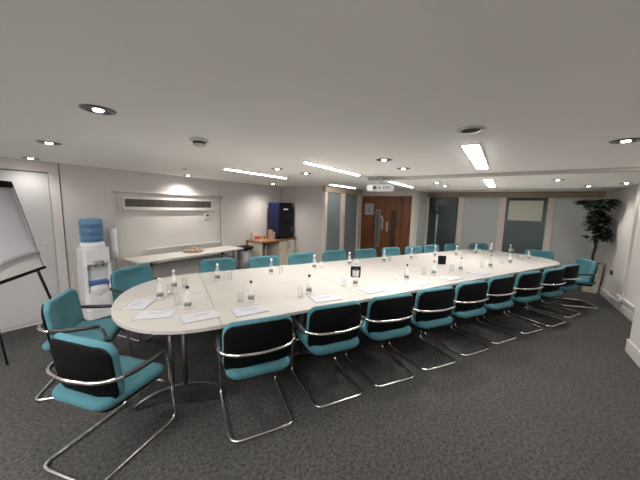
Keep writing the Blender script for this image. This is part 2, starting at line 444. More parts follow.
# ------------------------------------------------------------------ chairs
def make_chair():
    r = empty('conference_chair', 'x', 'chair')
    # backrest: width a, height b, thickness c;   y = back
    def bk(a, b, c):
        bow = .055*(a/.27)**2
        tilt = -(b)*.16 + .03*(1 if b > 0 else 0)*(b/.2)**2
        return (a, -.165+bow+tilt*1.0+c, .655+b)
    bm = bmesh.new(); add_pad(bm, .535, .395, .058, .085, bk, .028); finish('backrest', bm, M['teal'], r, True)
    bm = bmesh.new(); add_pad(bm, .524, .380, .018, .082, lambda a, b, c: tuple(Vector(bk(a, b-.012, c-.029))), .006); finish('back_shell', bm, M['black'], r, True)
    def st(a, b, c):
        z = .455+c - max(0, (b-.13))**2*1.6 + .012*abs(a/.25)**2
        return (a, b+.035, z)
    bm = bmesh.new(); add_pad(bm, .50, .50, .075, .09, st, .034); finish('seat', bm, M['teal'], r, True)
    bm = bmesh.new(); add_pad(bm, .44, .41, .02, .06, lambda a, b, c: (a, b+.03, .412+c), .008); finish('seat_pan', bm, M['black'], r, True)
    bm = bmesh.new()
    half = [(0, -.28, .012), (.235, -.28, .012), (.25, .32, .012), (.262, .27, .40), (.265, .245, .606), (.29, -.02, .618), (.292, -.13, .628), (.20, -.218, .632), (0, -.250, .632)]
    full = half + [(-x, y, z) for x, y, z in half[::-1][1:-1]]
    # closed loop with rounded corners
    P = [Vector(p) for p in full]; n = len(P); out = []
    rad = {1: .05, 2: .045, 3: .1, 4: .05, 6: .1, 7: .12}
    for i in range(n):
        a, b, c = P[i-1], P[i], P[(i+1) % n]
        rr = min(.07, (a-b).length*.45, (c-b).length*.45)
        p0 = b+(a-b).normalized()*rr; p1 = b+(c-b).normalized()*rr
        for k in range(6):
            t = k/5; out.append(p0*(1-t)**2+b*2*t*(1-t)+p1*t*t)
    cl = [out[0]]
    for p in out[1:]:
        if (p-cl[-1]).length > 1e-4: cl.append(p)
    add_tube(bm, cl, .013, 10, closed=True)
    finish('frame', bm, M['chrome'], r, True)
    bm = bmesh.new()
    add_tube(bm, fillet([(-.258, .285, .30), (-.235, .20, .40), (.235, .20, .40), (.258, .285, .30)], .03), .010, 8)
    for s in (-1, 1): add_tube(bm, [(s*.19, -.15, .402), (s*.19, .20, .40)], .010, 8)
    finish('seat_support', bm, M['chrome'], r, True)
    for s in (-1, 1):
        bm = bmesh.new()
        pts = [Vector((s*.267, .222, .612)), Vector((s*.29, -.02, .622)), Vector((s*.292, -.11, .630))]
        add_tube(bm, [pts[0], pts[0].lerp(pts[1], .5), pts[1], pts[2]], [.015, .0185, .0185, .015], 10)
        finish('armrest', bm, M['pad'], r, True)
    return r
chair = make_chair(); used = [False]
def place(back, ang, label, group, off=.28):
    a = math.radians(ang); d = Vector((math.cos(a), math.sin(a), 0))
    loc = Vector((back[0], back[1], 0))+d*off; rz = a-PI/2
    if not used[0]:
        used[0] = True; chair.location = loc; chair.rotation_euler = (0, 0, rz); chair['label'] = label
        chair['group'] = group; return chair
    return dup(chair, loc, rz, label, group)
ordn = ['first', 'second', 'third', 'fourth', 'fifth', 'sixth', 'seventh', 'eighth', 'ninth']
near = [(1.315, 1.345, 59.5), (1.948, 1.048, 59), (2.500, .733, 57.5), (3.055, .425, 57.5), (3.633, .126, 59), (4.198, -.165, 60), (4.778, -.491, 58), (5.326, -.822, 60), (5.954, -1.10, 61)]
G1 = 'teal chairs along the near side of the table'
for k, (x, y, a) in enumerate(near):
    lab = 'teal chair, %s from the left in the near-side row of chairs' % ordn[k]
    if k == 0: lab = 'teal chair at the left end of the near-side row, largest of that row'
    if k == 8: lab = 'teal chair with black back shell, last and farthest of the near-side row'
    place((x, y), a, lab, G1)
far = [(2.615, 3.724), (3.23, 3.33), (3.914, 3.057), (4.572, 2.763), (5.196, 2.38), (5.785, 2.061), (6.313, 1.723), (6.915, 1.46), (7.52, 1.10)]
what = ['in front of the white side table', 'in front of the grey bin and wood worktop', 'in front of the cream cabinet doors', 'in front of the first side glass pane', 'in front of the left end of the brown double door', 'in front of the middle of the brown double door', 'in front of the right leaf of the brown double door', 'in front of the grey pillar beside the double door', 'in front of the pane with the coat stand']
G2 = 'teal chairs along the far side of the table'
for k, (x, y) in enumerate(far):
    a = -117+random.uniform(-1.2, 1.2)
    place((x, y), a, 'teal far-side chair ' + what[k], G2, off=.19)
place((1.52, 4.07), -76, 'teal chair at the far left of the table beside the water cooler', 'teal chairs round the left end of the table', off=.19)
place((8.16, .55), -137, 'dark teal chair behind the far table end in front of the second glass pane', 'teal chairs round the far end of the table', off=.19)
place((7.80, -.70), 184, 'dark teal chair at the far table end in front of the pale green panel', 'teal chairs round the far end of the table', off=.19)
place((6.90, -1.46), 108, 'teal chair turned towards the camera beside the cream planter', 'teal chairs round the far end of the table')
place((.375, 2.085), 18, 'large teal chair in the lower left corner, black back towards the camera', 'teal chairs round the left end of the table')
place((.545, 3.345), -34, 'teal chair between the flip chart and the nearest corner chair', 'teal chairs round the left end of the table')

# ------------------------------------------------------------------ bottles, glasses, notepads
def make_bottle(capm):
    r = empty('water_bottle', 'x', 'bottle')
    bm = bmesh.new()
    add_lathe(bm, [(0, 0), (.027, 0), (.030, .004), (.030, .095), (.028, .115), (.018, .150), (.0125, .175), (.0125, .205), (0, .205)], seg=18)
    finish('bottle_body', bm, M['bottle'], r, True)
    bm = bmesh.new(); add_lathe(bm, [(.0304, .030), (.0308, .031), (.0308, .064), (.0304, .065)], seg=18); finish('bottle_label', bm, M['label'], r, True)
    bm = bmesh.new(); add_lathe(bm, [(0, .196), (.0145, .196), (.0145, .217), (.013, .219), (0, .219)], seg=14); finish('cap', bm, M[capm], r, True)
    return r
bN = make_bottle('cap'); bF = make_bottle('wcap')
bt = empty('glass_tumbler', 'x', 'glass')
bm = bmesh.new(); add_lathe(bm, [(0, 0), (.029, 0), (.033, .11), (.0315, .11), (.0275, .006), (0, .006)], seg=20); tm = finish('tumbler_body', bm, M['tumbler'], bt, True)
def put(proto, flag, u, n, lab, grp):
    loc = un(u, n, TZ+.0006)
    if not proto.get('used_', False):
        proto['used_'] = True; proto.location = loc; proto['label'] = lab; proto['group'] = grp; return proto
    o = dup(proto, loc, random.uniform(0, 6), lab, grp)
    return o
nb = [(.12, 2.70), (.69, 2.64), (1.33, 2.62), (1.99, 2.655), (2.81, 2.60), (3.41, 2.64), (4.05, 2.64), (4.79, 2.59), (5.53, 2.65), (6.30, 2.69)]
for k, (u, n) in enumerate(nb):
    o_ = ['leftmost', 'second', 'third', 'fourth', 'fifth', 'sixth', 'seventh', 'eighth', 'ninth', 'last and farthest'][k]
    put(bN, 0, u, n, 'black-capped clear water bottle, %s from the left in the near row on the table' % o_ if k not in (0, 9) else 'black-capped clear water bottle, %s of the near row on the table' % o_, 'bottles along the near side of the table')
ng = [(.04, 2.86), (.60, 2.71), (1.20, 2.565), (1.86, 2.72), (2.66, 2.66), (3.28, 2.71), (3.92, 2.70), (4.66, 2.66), (5.40, 2.72), (6.18, 2.76)]
for k, (u, n) in enumerate(ng):
    o_ = ['leftmost', 'second', 'third', 'fourth', 'fifth', 'sixth', 'seventh', 'eighth', 'ninth', 'farthest'][k]
    put(bt, 0, u, n, 'clear tumbler beside the %s bottle of the near row' % o_, 'tumblers along the near side of the table')
fb = [(.51, 3.59), (1.24, 3.64), (1.95, 3.68), (2.63, 3.70), (3.37, 3.67), (4.05, 3.66), (4.78, 3.70), (5.29, 3.57), (5.97, 3.57), (6.47, 3.52), (6.76, 3.26)]
fo = ['leftmost', 'second', 'third', 'fourth', 'fifth', 'sixth', 'seventh', 'eighth', 'ninth', 'tenth', 'last']
for k, (u, n) in enumerate(fb):
    put(bF, 0, u, n, 'white-topped clear water bottle, %s from the left in the far row on the table' % fo[k], 'bottles along the far side of the table')
    if k in (0, 1, 2, 3, 4, 5, 7, 8, 10):
        put(bt, 0, u+.15, n+.02, 'clear tumbler beside the %s bottle of the far row' % fo[k], 'tumblers along the far side of the table')
put(bF, 0, -.11, 3.10, 'clear water bottle at the left table end, nearer of the two there', 'bottles at the left end of the table')
put(bF, 0, .02, 3.42, 'clear water bottle at the left table end, farther of the two there', 'bottles at the left end of the table')
put(bt, 0, -.02, 3.22, 'clear tumbler between the two bottles at the left table end', 'tumblers at the left end of the table')
put(bt, 0, .13, 3.46, 'clear tumbler beside the farther bottle at the left table end', 'tumblers at the left end of the table')
for p in (bN, bF, bt):
    if 'used_' in p: pass
for o in list(C.objects):
    if 'used_' in o: del o['used_']

pads = [(-.14, 2.68, -14, 'sheet nearest the left end of the table edge'), (.20, 2.47, 4, 'sheet in front of the leftmost black-capped bottle'), (-.28, 3.02, 70, 'sheet left of the two end bottles'),
        (.62, 2.42, 3, 'sheet in front of the first near-side chair'), (1.42, 2.42, -5, 'sheet in front of the second near-side chair'), (2.08, 2.44, 2, 'sheet in front of the third near-side chair'),
        (2.85, 2.42, 4, 'sheet in front of the fourth near-side chair'), (3.5, 2.42, -3, 'sheet in front of the fifth near-side chair'), (4.2, 2.42, 3, 'sheet in front of the sixth near-side chair')]
pp = None
for k, (u, n, a, lab) in enumerate(pads):
    if pp is None:
        pp = empty('notepad', '', 'paper')
        bm = bmesh.new(); add_box(bm, (-.148, -.105, 0), (.148, .105, .004)); finish('paper_sheet', bm, M['paper'], pp)
        bm = bmesh.new()
        add_box(bm, (-.148, -.105, .0041), (.148, -.098, .0046)); add_box(bm, (-.148, .099, .0041), (.148, .105, .0046)); add_box(bm, (-.148, -.105, .0041), (-.143, .105, .0046)); add_box(bm, (-.07, .03, .0041), (.09, .038, .0046)); add_box(bm, (-.05, .0, .0041), (.07, .008, .0046))
        finish('printed_lines', bm, M['print_'], pp)
        o = pp; o.location = un(u, n, TZ+.0006); o.rotation_euler = (0, 0, TROT+math.radians(a))
    else:
        o = dup(pp, un(u, n, TZ+.0006), TROT+math.radians(a), lab)
    o['label'] = 'white paper ' + lab; o['group'] = 'paper sheets on the table'

# black stands on the table
def stand(u, n, lab, white):
    r = empty('table_stand', lab, 'stand', tuple(un(u, n, TZ+.0006)), math.radians(-58))
    bm = bmesh.new(); add_box(bm, (-.062, -.035, 0), (.062, .035, .012)); finish('stand_base', bm, M['gloss'], r, bevel=.003)
    bm = bmesh.new(); add_box(bm, (-.07, -.008, .012), (.07, .008, .15)); finish('stand_panel', bm, M['gloss'], r, bevel=.003)
    if white:
        bm = bmesh.new(); add_box(bm, (-.045, -.020, .012), (.045, -.010, .10)); finish('white_cards', bm, M['paper'], r)
stand(2.26, 3.02, 'small black holder with white cards on the table behind the fourth near bottle', True)
stand(4.24, 3.13, 'small square black display stand towards the far half of the table', False)

# ------------------------------------------------------------------ side table, plate, biscuits
x0, x1, y0, y1, z = 1.86, 3.92, 4.62, 5.17, .77
t = empty('side_table', 'narrow white folding table against the left wall under the vent', 'table', ((x0+x1)/2, (y0+y1)/2, 0))
w, d = (x1-x0)/2, (y1-y0)/2
bm = bmesh.new(); add_box(bm, (-w, -d, z-.025), (w, d, z)); finish('tabletop', bm, M['sidetop'], t, bevel=.004)
for s in (-1, 1):
    bm = bmesh.new()
    X = s*(w-.22)
    add_tube(bm, [(X, -d+.06, z-.03), (X, d-.06, z-.03)], .014, 8)
    for yy in (-d+.08, d-.08): add_tube(bm, [(X, yy, z-.03), (X, yy, .02)], .014, 8)
    add_tube(bm, [(X, -d+.02, .018), (X, d-.02, .018)], .016, 8)
    add_tube(bm, [(X-s*.24, 0, z-.035), (X, 0, z-.18), (X, -d+.08, z-.2)], .009, 8)
    finish('leg', bm, M['darkmetal'], t, True)
pl = empty('serving_plate', 'round pinkish plate on the white side table', 'plate', (2.97, 4.98, z+.0006))
bm = bmesh.new(); add_lathe(bm, [(0, 0), (.10, 0), (.185, .022), (.19, .026), (.10, .008), (0, .008)], seg=32); finish('plate_dish', bm, M['plate'], pl, True)
bis = None; q = 0
spots_b = [(0, 0), (.075, .0), (-.075, .01), (.04, .07), (-.04, .07), (.04, -.07), (-.04, -.07), (.11, .06), (-.11, .055), (.11, -.055)]
where = ['at the centre', 'right of the centre', 'left of the centre', 'at the back right', 'at the back left', 'at the front right', 'at the front left', 'at the far right rim', 'at the far left rim', 'at the near right rim']
for k, (a, b) in enumerate(spots_b):
    if bis is None:
        bm = bmesh.new(); add_lathe(bm, [(0, 0), (.026, 0), (.030, .008), (.030, .022), (.024, .031), (0, .033)], seg=14)
        o = bis = finish('wrapped_biscuit', bm, M['biscuit'], None, True)
    else:
        o = bis.copy(); C.objects.link(o)
    o.location = (2.97+a, 4.98+b, z+.0095+(.010 if math.hypot(a, b) > .1 else 0)); tag(o, 'small round biscuit on the plate, ' + where[k], 'biscuit', 'biscuits on the plate')

# ------------------------------------------------------------------ bin with black lid
b = empty('waste_bin', 'tall grey bin with a flat black lid between side table and cabinet', 'bin', (4.17, 4.90, 0))
bm = bmesh.new(); add_lathe(bm, [(0, 0), (.13, 0), (.155, .02), (.165, .70), (0, .70)], seg=28); finish('bin_body', bm, M['greyb'], b, True)
bm = bmesh.new(); add_lathe(bm, [(0, .70), (.20, .70), (.205, .712), (.20, .735), (.15, .752), (0, .757)], seg=28); finish('lid', bm, M['black'], b, True)

# ------------------------------------------------------------------ cabinet with worktop
cx0, cx1, cy0, cy1 = 4.45, 5.69, 4.61, YL-.025
cb = empty('base_cabinet', 'cream base cabinet with two doors under the wood worktop', 'cabinet', (5.0, 4.9, 0))
def lc(x, y, z): return (x-5.0, y-4.9, z)
bm = bmesh.new()
add_box(bm, lc(cx0+.03, cy0+.06, 0), lc(cx0+.06, cy1, .81)); add_box(bm, lc(5.05, cy0+.03, .08), lc(cx1, cy1, .81)); add_box(bm, lc(5.08, cy0+.08, 0), lc(cx1, cy1, .08))
add_box(bm, lc(cx0+.03, cy1-.03, 0), lc(5.06, cy1, .81))
finish('carcass', bm, M['cream'], cb, bevel=.003)
for xa, xb, hx in ((5.065, 5.37, 5.335), (5.376, 5.68, 5.411)):
    dr = box('door', lc(xa, cy0+.01, .09), lc(xb, cy0+.029, .80), M['cream'], cb, bevel=.003)
    bm = bmesh.new(); add_tube(bm, fillet([lc(hx, cy0+.01, .60), lc(hx, cy0-.018, .60), lc(hx, cy0-.018, .77), lc(hx, cy0+.01, .77)], .012), .007, 8); finish('handle', bm, M['steel'], dr, True)
bm = bmesh.new(); add_tube(bm, [lc(4.62, cy0+.07, 0), lc(4.62, cy0+.07, .81)], .025, 12); finish('support_post', bm, M['legm'], cb, True)
o = box('worktop', (cx0, cy0-.01, .812), (cx1, cy1+.02, .85), M['worktop'], bevel=.004); tag(o, 'orange-brown wood worktop over the cream cabinet in the corner', 'worktop')

# coffee machine
cm = empty('coffee_machine', 'tall navy and black drinks machine on the wood worktop', 'coffee machine', (5.35, 4.84, .8506))
bm = bmesh.new(); add_box(bm, (-.28, -.17, .03), (.28, .20, .925)); finish('machine_body', bm, M['navy'], cm, bevel=.008)
bm = bmesh.new(); add_box(bm, (-.275, -.185, .30), (.275, -.171, .92)); finish('front_panel', bm, M['gloss'], cm, bevel=.004)
bm = bmesh.new(); add_box(bm, (-.275, -.185, .035), (.275, -.171, .29)); finish('lower_panel', bm, M['gloss'], cm, bevel=.004)
bm = bmesh.new(); add_box(bm, (-.12, -.187, .74), (.05, -.1851, .775)); finish('white_badge', bm, M['wcap'], cm)
bm = bmesh.new(); add_box(bm, (.20, -.187, .84), (.26, -.1851, .905)); add_box(bm, (.19, -.187, .19), (.25, -.1851, .26)); finish('stickers', bm, M['print_'], cm)
bm = bmesh.new(); add_box(bm, (-.06, -.23, .40), (.06, -.186, .46)); add_box(bm, (-.10, -.25, .03), (.14, -.186, .05)); finish('spout', bm, M['black'], cm, bevel=.003)
for sx in (-.24, .24):
    for sy in (-.13, .16):
        bm = bmesh.new(); add_lathe(bm, [(0, 0), (.02, 0), (.018, .03), (0, .03)], (sx, sy, 0), 10); finish('foot', bm, M['black'], cm)

# things on the worktop
def tray():
    r = empty('tea_caddy', 'pale tea caddy filled with coloured sachets on the wood worktop', 'caddy', (4.66, 4.90, .8506))
    bm = bmesh.new()
    add_box(bm, (-.13, -.11, 0), (.13, .11, .012))
    for y in (-.11, 0, .10): add_box(bm, (-.13, y, .012), (.13, y+.01, .10 if y == .10 else .035))
    add_box(bm, (-.13, -.10, .012), (-.12, .10, .04)); add_box(bm, (.12, -.10, .012), (.13, .10, .04))
    finish('caddy_box', bm, M['pink'], r)
tray()
k = 0
nm = ['front left', 'front middle', 'front right', 'back left', 'back middle', 'back right']
for j, y in enumerate((-.075, .025)):
    for i, x in enumerate((-.08, 0, .08)):
        bm = bmesh.new(); 
        for s in range(4): add_box(bm, (x-.032, y+s*.014, 0), (x+.032, y+.010+s*.014, .075+.004*s))
        o = finish('tea_sachets', bm, M[['orange', 'tan', 'orange', 'red', 'pink', 'orange'][k]]); o.location = (4.66, 4.90, .8635+.0006)
        tag(o, 'stack of tea sachets in the caddy, %s' % nm[k], 'tea sachets', 'sachet stacks in the tea caddy'); k += 1
o = box('tall_carton', (4.83, 4.72, .8506), (4.91, 4.81, 1.10), M['tan'], bevel=.003); tag(o, 'tall tan carton against the drinks machine side', 'carton')
bm = bmesh.new(); add_lathe(bm, [(0, 0), (.03, 0), (.041, .19), (.043, .195), (0, .197)], seg=18); o = finish('paper_cup_stack', bm, M['pink'], None, True); o.location = (4.96, 4.74, .8506); tag(o, 'stack of pale paper cups next to the tall carton', 'paper cups')
o = box('snack_carton', (4.55, 5.03, .8506), (4.74, 5.10, 1.02), M['pink'], bevel=.003); tag(o, 'low pale carton behind the tea caddy', 'carton')

# ------------------------------------------------------------------ water cooler
wc = empty('water_cooler', 'white water cooler with an upturned blue bottle by the left wall', 'water cooler', (1.40, 4.93, 0), 0)
bm = bmesh.new()
add_prism(bm, [(p[0], p[1]) for p in rrect(.335, .32, .06)], .0, .14)
add_prism(bm, [(p[0], p[1]) for p in rrect(.325, .31, .06)], .14, .40)
add_box(bm, (-.1625, -.05, .40), (.1625, .155, .80)); add_box(bm, (-.1625, -.150, .40), (-.118, -.05, .80)); add_box(bm, (.118, -.150, .40), (.1625, -.05, .80))
add_prism(bm, [(p[0], p[1]) for p in rrect(.325, .31, .06)], .80, 1.03)
finish('cooler_body', bm, M['coolerw'], wc, bevel=.008)
bm = bmesh.new(); add_lathe(bm, [(.14, 1.02), (.150, 1.05), (.140, 1.10), (.12, 1.115), (0, 1.10)], seg=28); finish('bottle_collar', bm, M['coolerw'], wc, True)
bm = bmesh.new(); add_prism(bm, [(-.117, -.165), (.117, -.165), (.117, -.06), (-.117, -.06)], .50, .555); finish('drip_tray', bm, M['coolerb'], wc, bevel=.006)
bm = bmesh.new(); add_lathe(bm, [(0, 0), (.118, 0), (.09, .022), (0, .03)], (0, -.135, .43), 20, (0, -1, 0)); finish('tray_bowl', bm, M['coolerw'], wc, True)
for s in (-1, 1):
    bm = bmesh.new(); add_tube(bm, fillet([(s*.04, -.06, .84), (s*.04, -.19, .84), (s*.04, -.19, .77)], .02), .014, 10); add_box(bm, (s*.04-.016, -.215, .84), (s*.04+.016, -.15, .862)); finish('tap', bm, M['steel'], wc, True)
bm = bmesh.new(); add_box(bm, (-.06, -.154, .93), (.06, -.1505, .965)); finish('display', bm, M['ink'], wc)
bm = bmesh.new()
add_lathe(bm, [(0, 1.08), (.03, 1.08), (.10, 1.10), (.128, 1.118), (.137, 1.14), (.137, 1.19), (.131, 1.20), (.131, 1.215), (.137, 1.225), (.137, 1.30), (.131, 1.31), (.131, 1.325), (.137, 1.335), (.137, 1.42), (.12, 1.445), (.05, 1.452), (0, 1.452)], seg=32)
finish('water_bottle', bm, M['blueglass'], wc, True)
bm = bmesh.new(); add_lathe(bm, [(0, 1.125), (.118, 1.13), (.118, 1.36), (0, 1.36)], seg=28); finish('water', bm, M['water'], wc, True)
cd = empty('cup_dispenser', 'white tube cup dispenser on the left wall beside the cooler', 'cup dispenser', (1.73, YL-.06, .80))
bm = bmesh.new(); add_lathe(bm, [(0, .06), (.034, .06), (.04, .08), (.04, .46), (.034, .475), (0, .475)], seg=20); finish('dispenser_tube', bm, M['coolerw'], cd, True)
bm = bmesh.new(); add_lathe(bm, [(.03, .0), (.048, .01), (.048, .10), (.04, .11)], seg=20); finish('dispenser_mouth', bm, M['white'], cd, True)
bm = bmesh.new(); add_box(bm, (-.03, .03, .04), (.03, .0595, .42)); finish('wall_bracket', bm, M['white'], cd)

# ------------------------------------------------------------------ vent, thermostat
v = empty('wall_vent', 'long grey louvred air vent high on the left wall', 'air vent', (2.74, YL+.045, 1.685))
box('vent_frame', (-.83, -.022, -.10), (.83, -.001, .10), M['white'], v, bevel=.003)
box('vent_recess', (-.795, -.024, -.065), (.795, -.0222, .065), M['ventdark'], v)
bm = bmesh.new()
for k in range(6):
    zz = -.055+k*.022
    add_box(bm, (-.795, -.031, zz-.004), (.795, -.0245, zz+.004))
for k in range(14): add_box(bm, (-.79+k*.1215, -.030, -.065), (-.784+k*.1215, -.0245, .065))
finish('louvre', bm, M['grille'], v)
box('vent_lip', (-.83, -.05, -.125), (.83, -.001, -.10), M['white'], v, bevel=.003)
th_ = empty('thermostat', 'small white thermostat with a dark display right of the vent', 'thermostat', (3.44, YL+.045, 1.44))
box('thermostat_case', (-.06, -.025, -.055), (.06, -.0005, .055), M['white'], th_, bevel=.006)
box('display', (-.015, -.027, -.005), (.04, -.0251, .035), M['ink'], th_)
# sill rail in the niche
o = struct('trim_6', (2.2, YL-.0, .855), (3.75, YL+.045, .885), M['panel'], bevel=.003)

# ------------------------------------------------------------------ flip chart
fc = empty('flip_chart', 'white flip chart easel on black legs at the left edge', 'flip chart', (.50, 4.05, 0))
O = Vector((.50, 4.05, 0))
BR = Vector((.758, 4.30, .95)); dirw = Vector((-.593, -.805, 0)).normalized(); W_ = .70
TR = Vector((.609, 4.42, 1.86)); upv = (TR-BR)
upn = upv.normalized(); upn = (upn - dirw*upn.dot(dirw)); 
nrm = dirw.cross(upn).normalized()
if nrm.x < 0: nrm = -nrm
def bp(a, b, c=0): return BR-O+dirw*a+upv*b+nrm*c
def slab(name, a0, a1, b0, b1, c0, c1, m, par, bev=0):
    bm = bmesh.new()
    vs = [bm.verts.new(bp(a, b_, c)) for c in (c0, c1) for a, b_ in ((a0, b0), (a1, b0), (a1, b1), (a0, b1))]
    for f in ((0,1,2,3),(4,7,6,5),(0,4,5,1),(1,5,6,2),(2,6,7,3),(3,7,4,0)): bm.faces.new([vs[i] for i in f])
    return finish(name, bm, m, par, bevel=bev)
slab('board', 0, W_, 0, 1, -.018, 0, M['board'], fc)
for a0 in (0, W_):
    bm = bmesh.new(); add_tube(bm, [bp(a0, 0, -.008), bp(a0, 1, -.008)], .011, 8); finish('board_edge', bm, M['darkmetal'], fc, True)
slab('top_clamp', .05, W_-.05, .955, 1.02, .001, .03, M['black'], fc, .004)
slab('pen_tray', .01, W_, -.03, .0, -.02, .03, M['black'], fc, .003)
# paper pad with a curled lower edge
bm = bmesh.new(); rows = []
for i in range(17):
    b_ = .955-.80*i/16; cc = .004+.035*max(0, (i-11)/5)**2
    rows.append([bm.verts.new(bp(a, b_+.02*math.sin(a*6)*(i/16), cc)) for a in [.04+(W_-.08)*k/8 for k in range(9)]])
for A, B in zip(rows, rows[1:]):
    for k in range(8): bm.faces.new((A[k], A[k+1], B[k+1], B[k]))
o = finish('paper_pad', bm, M['paper'], fc, True)
md = o.modifiers.new('Solid', 'SOLIDIFY'); md.thickness = .003; md.offset = 1
hub = bp(W_/2, .93, -.04)
for p, q_ in ((bp(.06, .0, -.03), Vector((.97, 4.72, .012))-O), (bp(W_-.05, .6, -.03), Vector((.39, 4.11, .012))-O), (hub, Vector((-.05, 4.72, .012))-O)):
    bm = bmesh.new(); add_tube(bm, [p, p.lerp(q_, .55)], .014, 10); add_tube(bm, [p.lerp(q_, .5), q_], .0105, 10)
    bmesh.ops.create_uvsphere(bm, u_segments=10, v_segments=6, radius=.014, matrix=Matrix.Translation(q_+Vector((0, 0, .003))))
    finish('leg', bm, M['darkmetal'], fc, True)

# ------------------------------------------------------------------ ceiling fittings
def lin(x0, x1, y, lab, w=.04, drop=.007):
    r = empty('ceiling_light', lab, 'ceiling light', ((x0+x1)/2, y, CEIL-.0005), 0, 'linear ceiling lights')
    L = (x1-x0)/2
    bm = bmesh.new(); add_box(bm, (-L-.012, -w/2-.012, -.010), (L+.012, w/2+.012, 0)); finish('light_frame', bm, M['white'], r)
    bm = bmesh.new(); add_box(bm, (-L, -w/2, -.010-drop), (L, w/2, -.0102)); finish('diffuser', bm, M['tube'], r)
    return r
lin(1.49*S, 2.25*S, 1.98*S, 'linear ceiling light nearest the left wall', .040, .007)
lin(3.13*S, 3.83*S, 1.96*S, 'linear ceiling light above the side glass screen', .040, .007)
lin(1.50*S, 2.30*S, 1.145*S, 'long linear ceiling light in front of the projector', .040, .007)
lin(2.98*S, 3.84*S, 1.09*S, 'linear ceiling light behind the projector', .040, .007)
lin(1.44*S, 2.255*S, .160*S, 'wide ceiling light nearest the camera on the right', .11, .006)
lin(3.08*S, 4.0*S, .165*S, 'wide ceiling light beyond the ceiling beam on the right', .11, .006)

def spot_bm(parts=True): pass
sp = empty('downlight', '', 'downlight')
bm = bmesh.new(); add_lathe(bm, [(.048, -.0035), (.055, -.007), (.078, -.006), (.084, 0), (.048, 0)], seg=28); finish('trim_ring', bm, M['ringm'], sp, True)
bm = bmesh.new(); add_lathe(bm, [(0, -.001), (.047, -.001), (.047, -.003), (0, -.003)], seg=24); finish('reflector', bm, M['ventdark'], sp)
bm = bmesh.new(); add_lathe(bm, [(0, -.0032), (.025, -.0032), (.022, -.009), (0, -.011)], seg=20); finish('lamp', bm, M['lamp'], sp)
D = [(.365, 1.137, 'near left of the camera, largest lit', 26), (.424, 2.018, 'second back above the flip chart', 22), (.503, 2.90, 'beside the left wall above the cupboard door', 9),
     (1.659, -.383, 'at the right edge of the picture', 34), (1.663, .654, 'in front of the projector, nearer of two', 34), (2.082, .663, 'in front of the projector, farther of two', 30),
     (3.346, .672, 'above the table before the coat stand pane, nearer of the pair', 26), (3.798, .665, 'above the table before the coat stand pane, farther of the pair', 26),
     (3.361, -.376, 'right of the far wide light, nearer', 26), (4.216, -.74, 'above the far right chair by the plant', 16),
     (1.693, 1.583, 'between the two left linear lights, nearer', 28), (2.035, 1.543, 'between the two left linear lights, farther', 28), (2.838, 2.728, 'in the corner above the drinks machine', 22),
     (1.690, 2.885, 'close to the left wall above the vent', 34), (2.5, -.80, 'at the right edge beyond the ceiling beam, nearer', 7), (3.9, -.95, 'at the right wall near the plant', 4)]
for k, (x, y, lab, pw) in enumerate(D):
    loc = (x*S, y*S, CEIL-.0005); L = 'round steel-rimmed downlight ' + lab
    if k == 0: sp.location = loc; sp['label'] = L; sp['group'] = 'ceiling downlights'
    else: dup(sp, loc, 0, L, 'ceiling downlights')
    ld = bpy.data.lights.new('downlight_beam', 'SPOT'); ld.energy = pw*(1.0 if x < 1.7 else 1.7); ld.color = (1.0, .94, .87); ld.spot_size = math.radians(145); ld.spot_blend = 1.0; ld.shadow_soft_size = .035
    lo = bpy.data.objects.new('downlight_beam', ld); C.objects.link(lo); lo.location = (x*S, y*S, CEIL-.03)

sm = empty('smoke_detector', 'white smoke detector on a base, upper left ceiling', 'smoke detector', (1.31, 2.06, CEIL-.0005))
bm = bmesh.new(); add_lathe(bm, [(0, 0), (.070, 0), (.070, -.014), (.062, -.022), (0, -.022)], seg=28); finish('detector_base', bm, M['white'], sm, True)
bm = bmesh.new(); add_lathe(bm, [(.046, -.022), (.046, -.042), (0, -.042)], seg=24); finish('detector_vents', bm, M['ink'], sm)
bm = bmesh.new(); add_lathe(bm, [(0, -.060), (.026, -.058), (.048, -.048), (.050, -.040), (0, -.040)], seg=28); finish('detector_cap', bm, M['white'], sm, True)
spk = empty('ceiling_speaker', 'dark round recessed ceiling speaker beside the nearest wide light', 'speaker', (1.189*S, .134*S, CEIL-.0005))
bm = bmesh.new(); add_lathe(bm, [(.055, -.004), (.06, -.007), (.078, -.005), (.082, 0), (.055, 0)], seg=28); finish('trim_ring', bm, M['steel'], spk, True)
bm = bmesh.new(); add_lathe(bm, [(0, -.001), (.055, -.001), (.055, -.005), (.03, -.003), (.01, -.008), (0, -.009)], seg=24); finish('grille', bm, M['ventdark'], spk)
o = empty('ceiling_sensor', 'flat pale round sensor on the ceiling before the vent', 'sensor', (1.36*S, 2.37*S, CEIL-.0005))
bm = bmesh.new(); add_lathe(bm, [(0, 0), (.04, 0), (.038, -.008), (0, -.012)], seg=24); finish('sensor_disc', bm, M['white'], o, True)
bm = bmesh.new(); add_lathe(bm, [(0, -.012), (.010, -.0118), (.008, -.018), (0, -.019)], seg=12); finish('sensor_lens', bm, M['wcap'], o, True)

for y, l in ((1.98*S, 'nearest the left wall'), (1.145*S, 'in the middle'), (.165*S, 'nearest the right wall')):
    lin(-2.1, -.45, y, 'added fill light behind the camera, ' + l, .27, .035)  # unseen fixtures added to brighten the ceiling and the near room
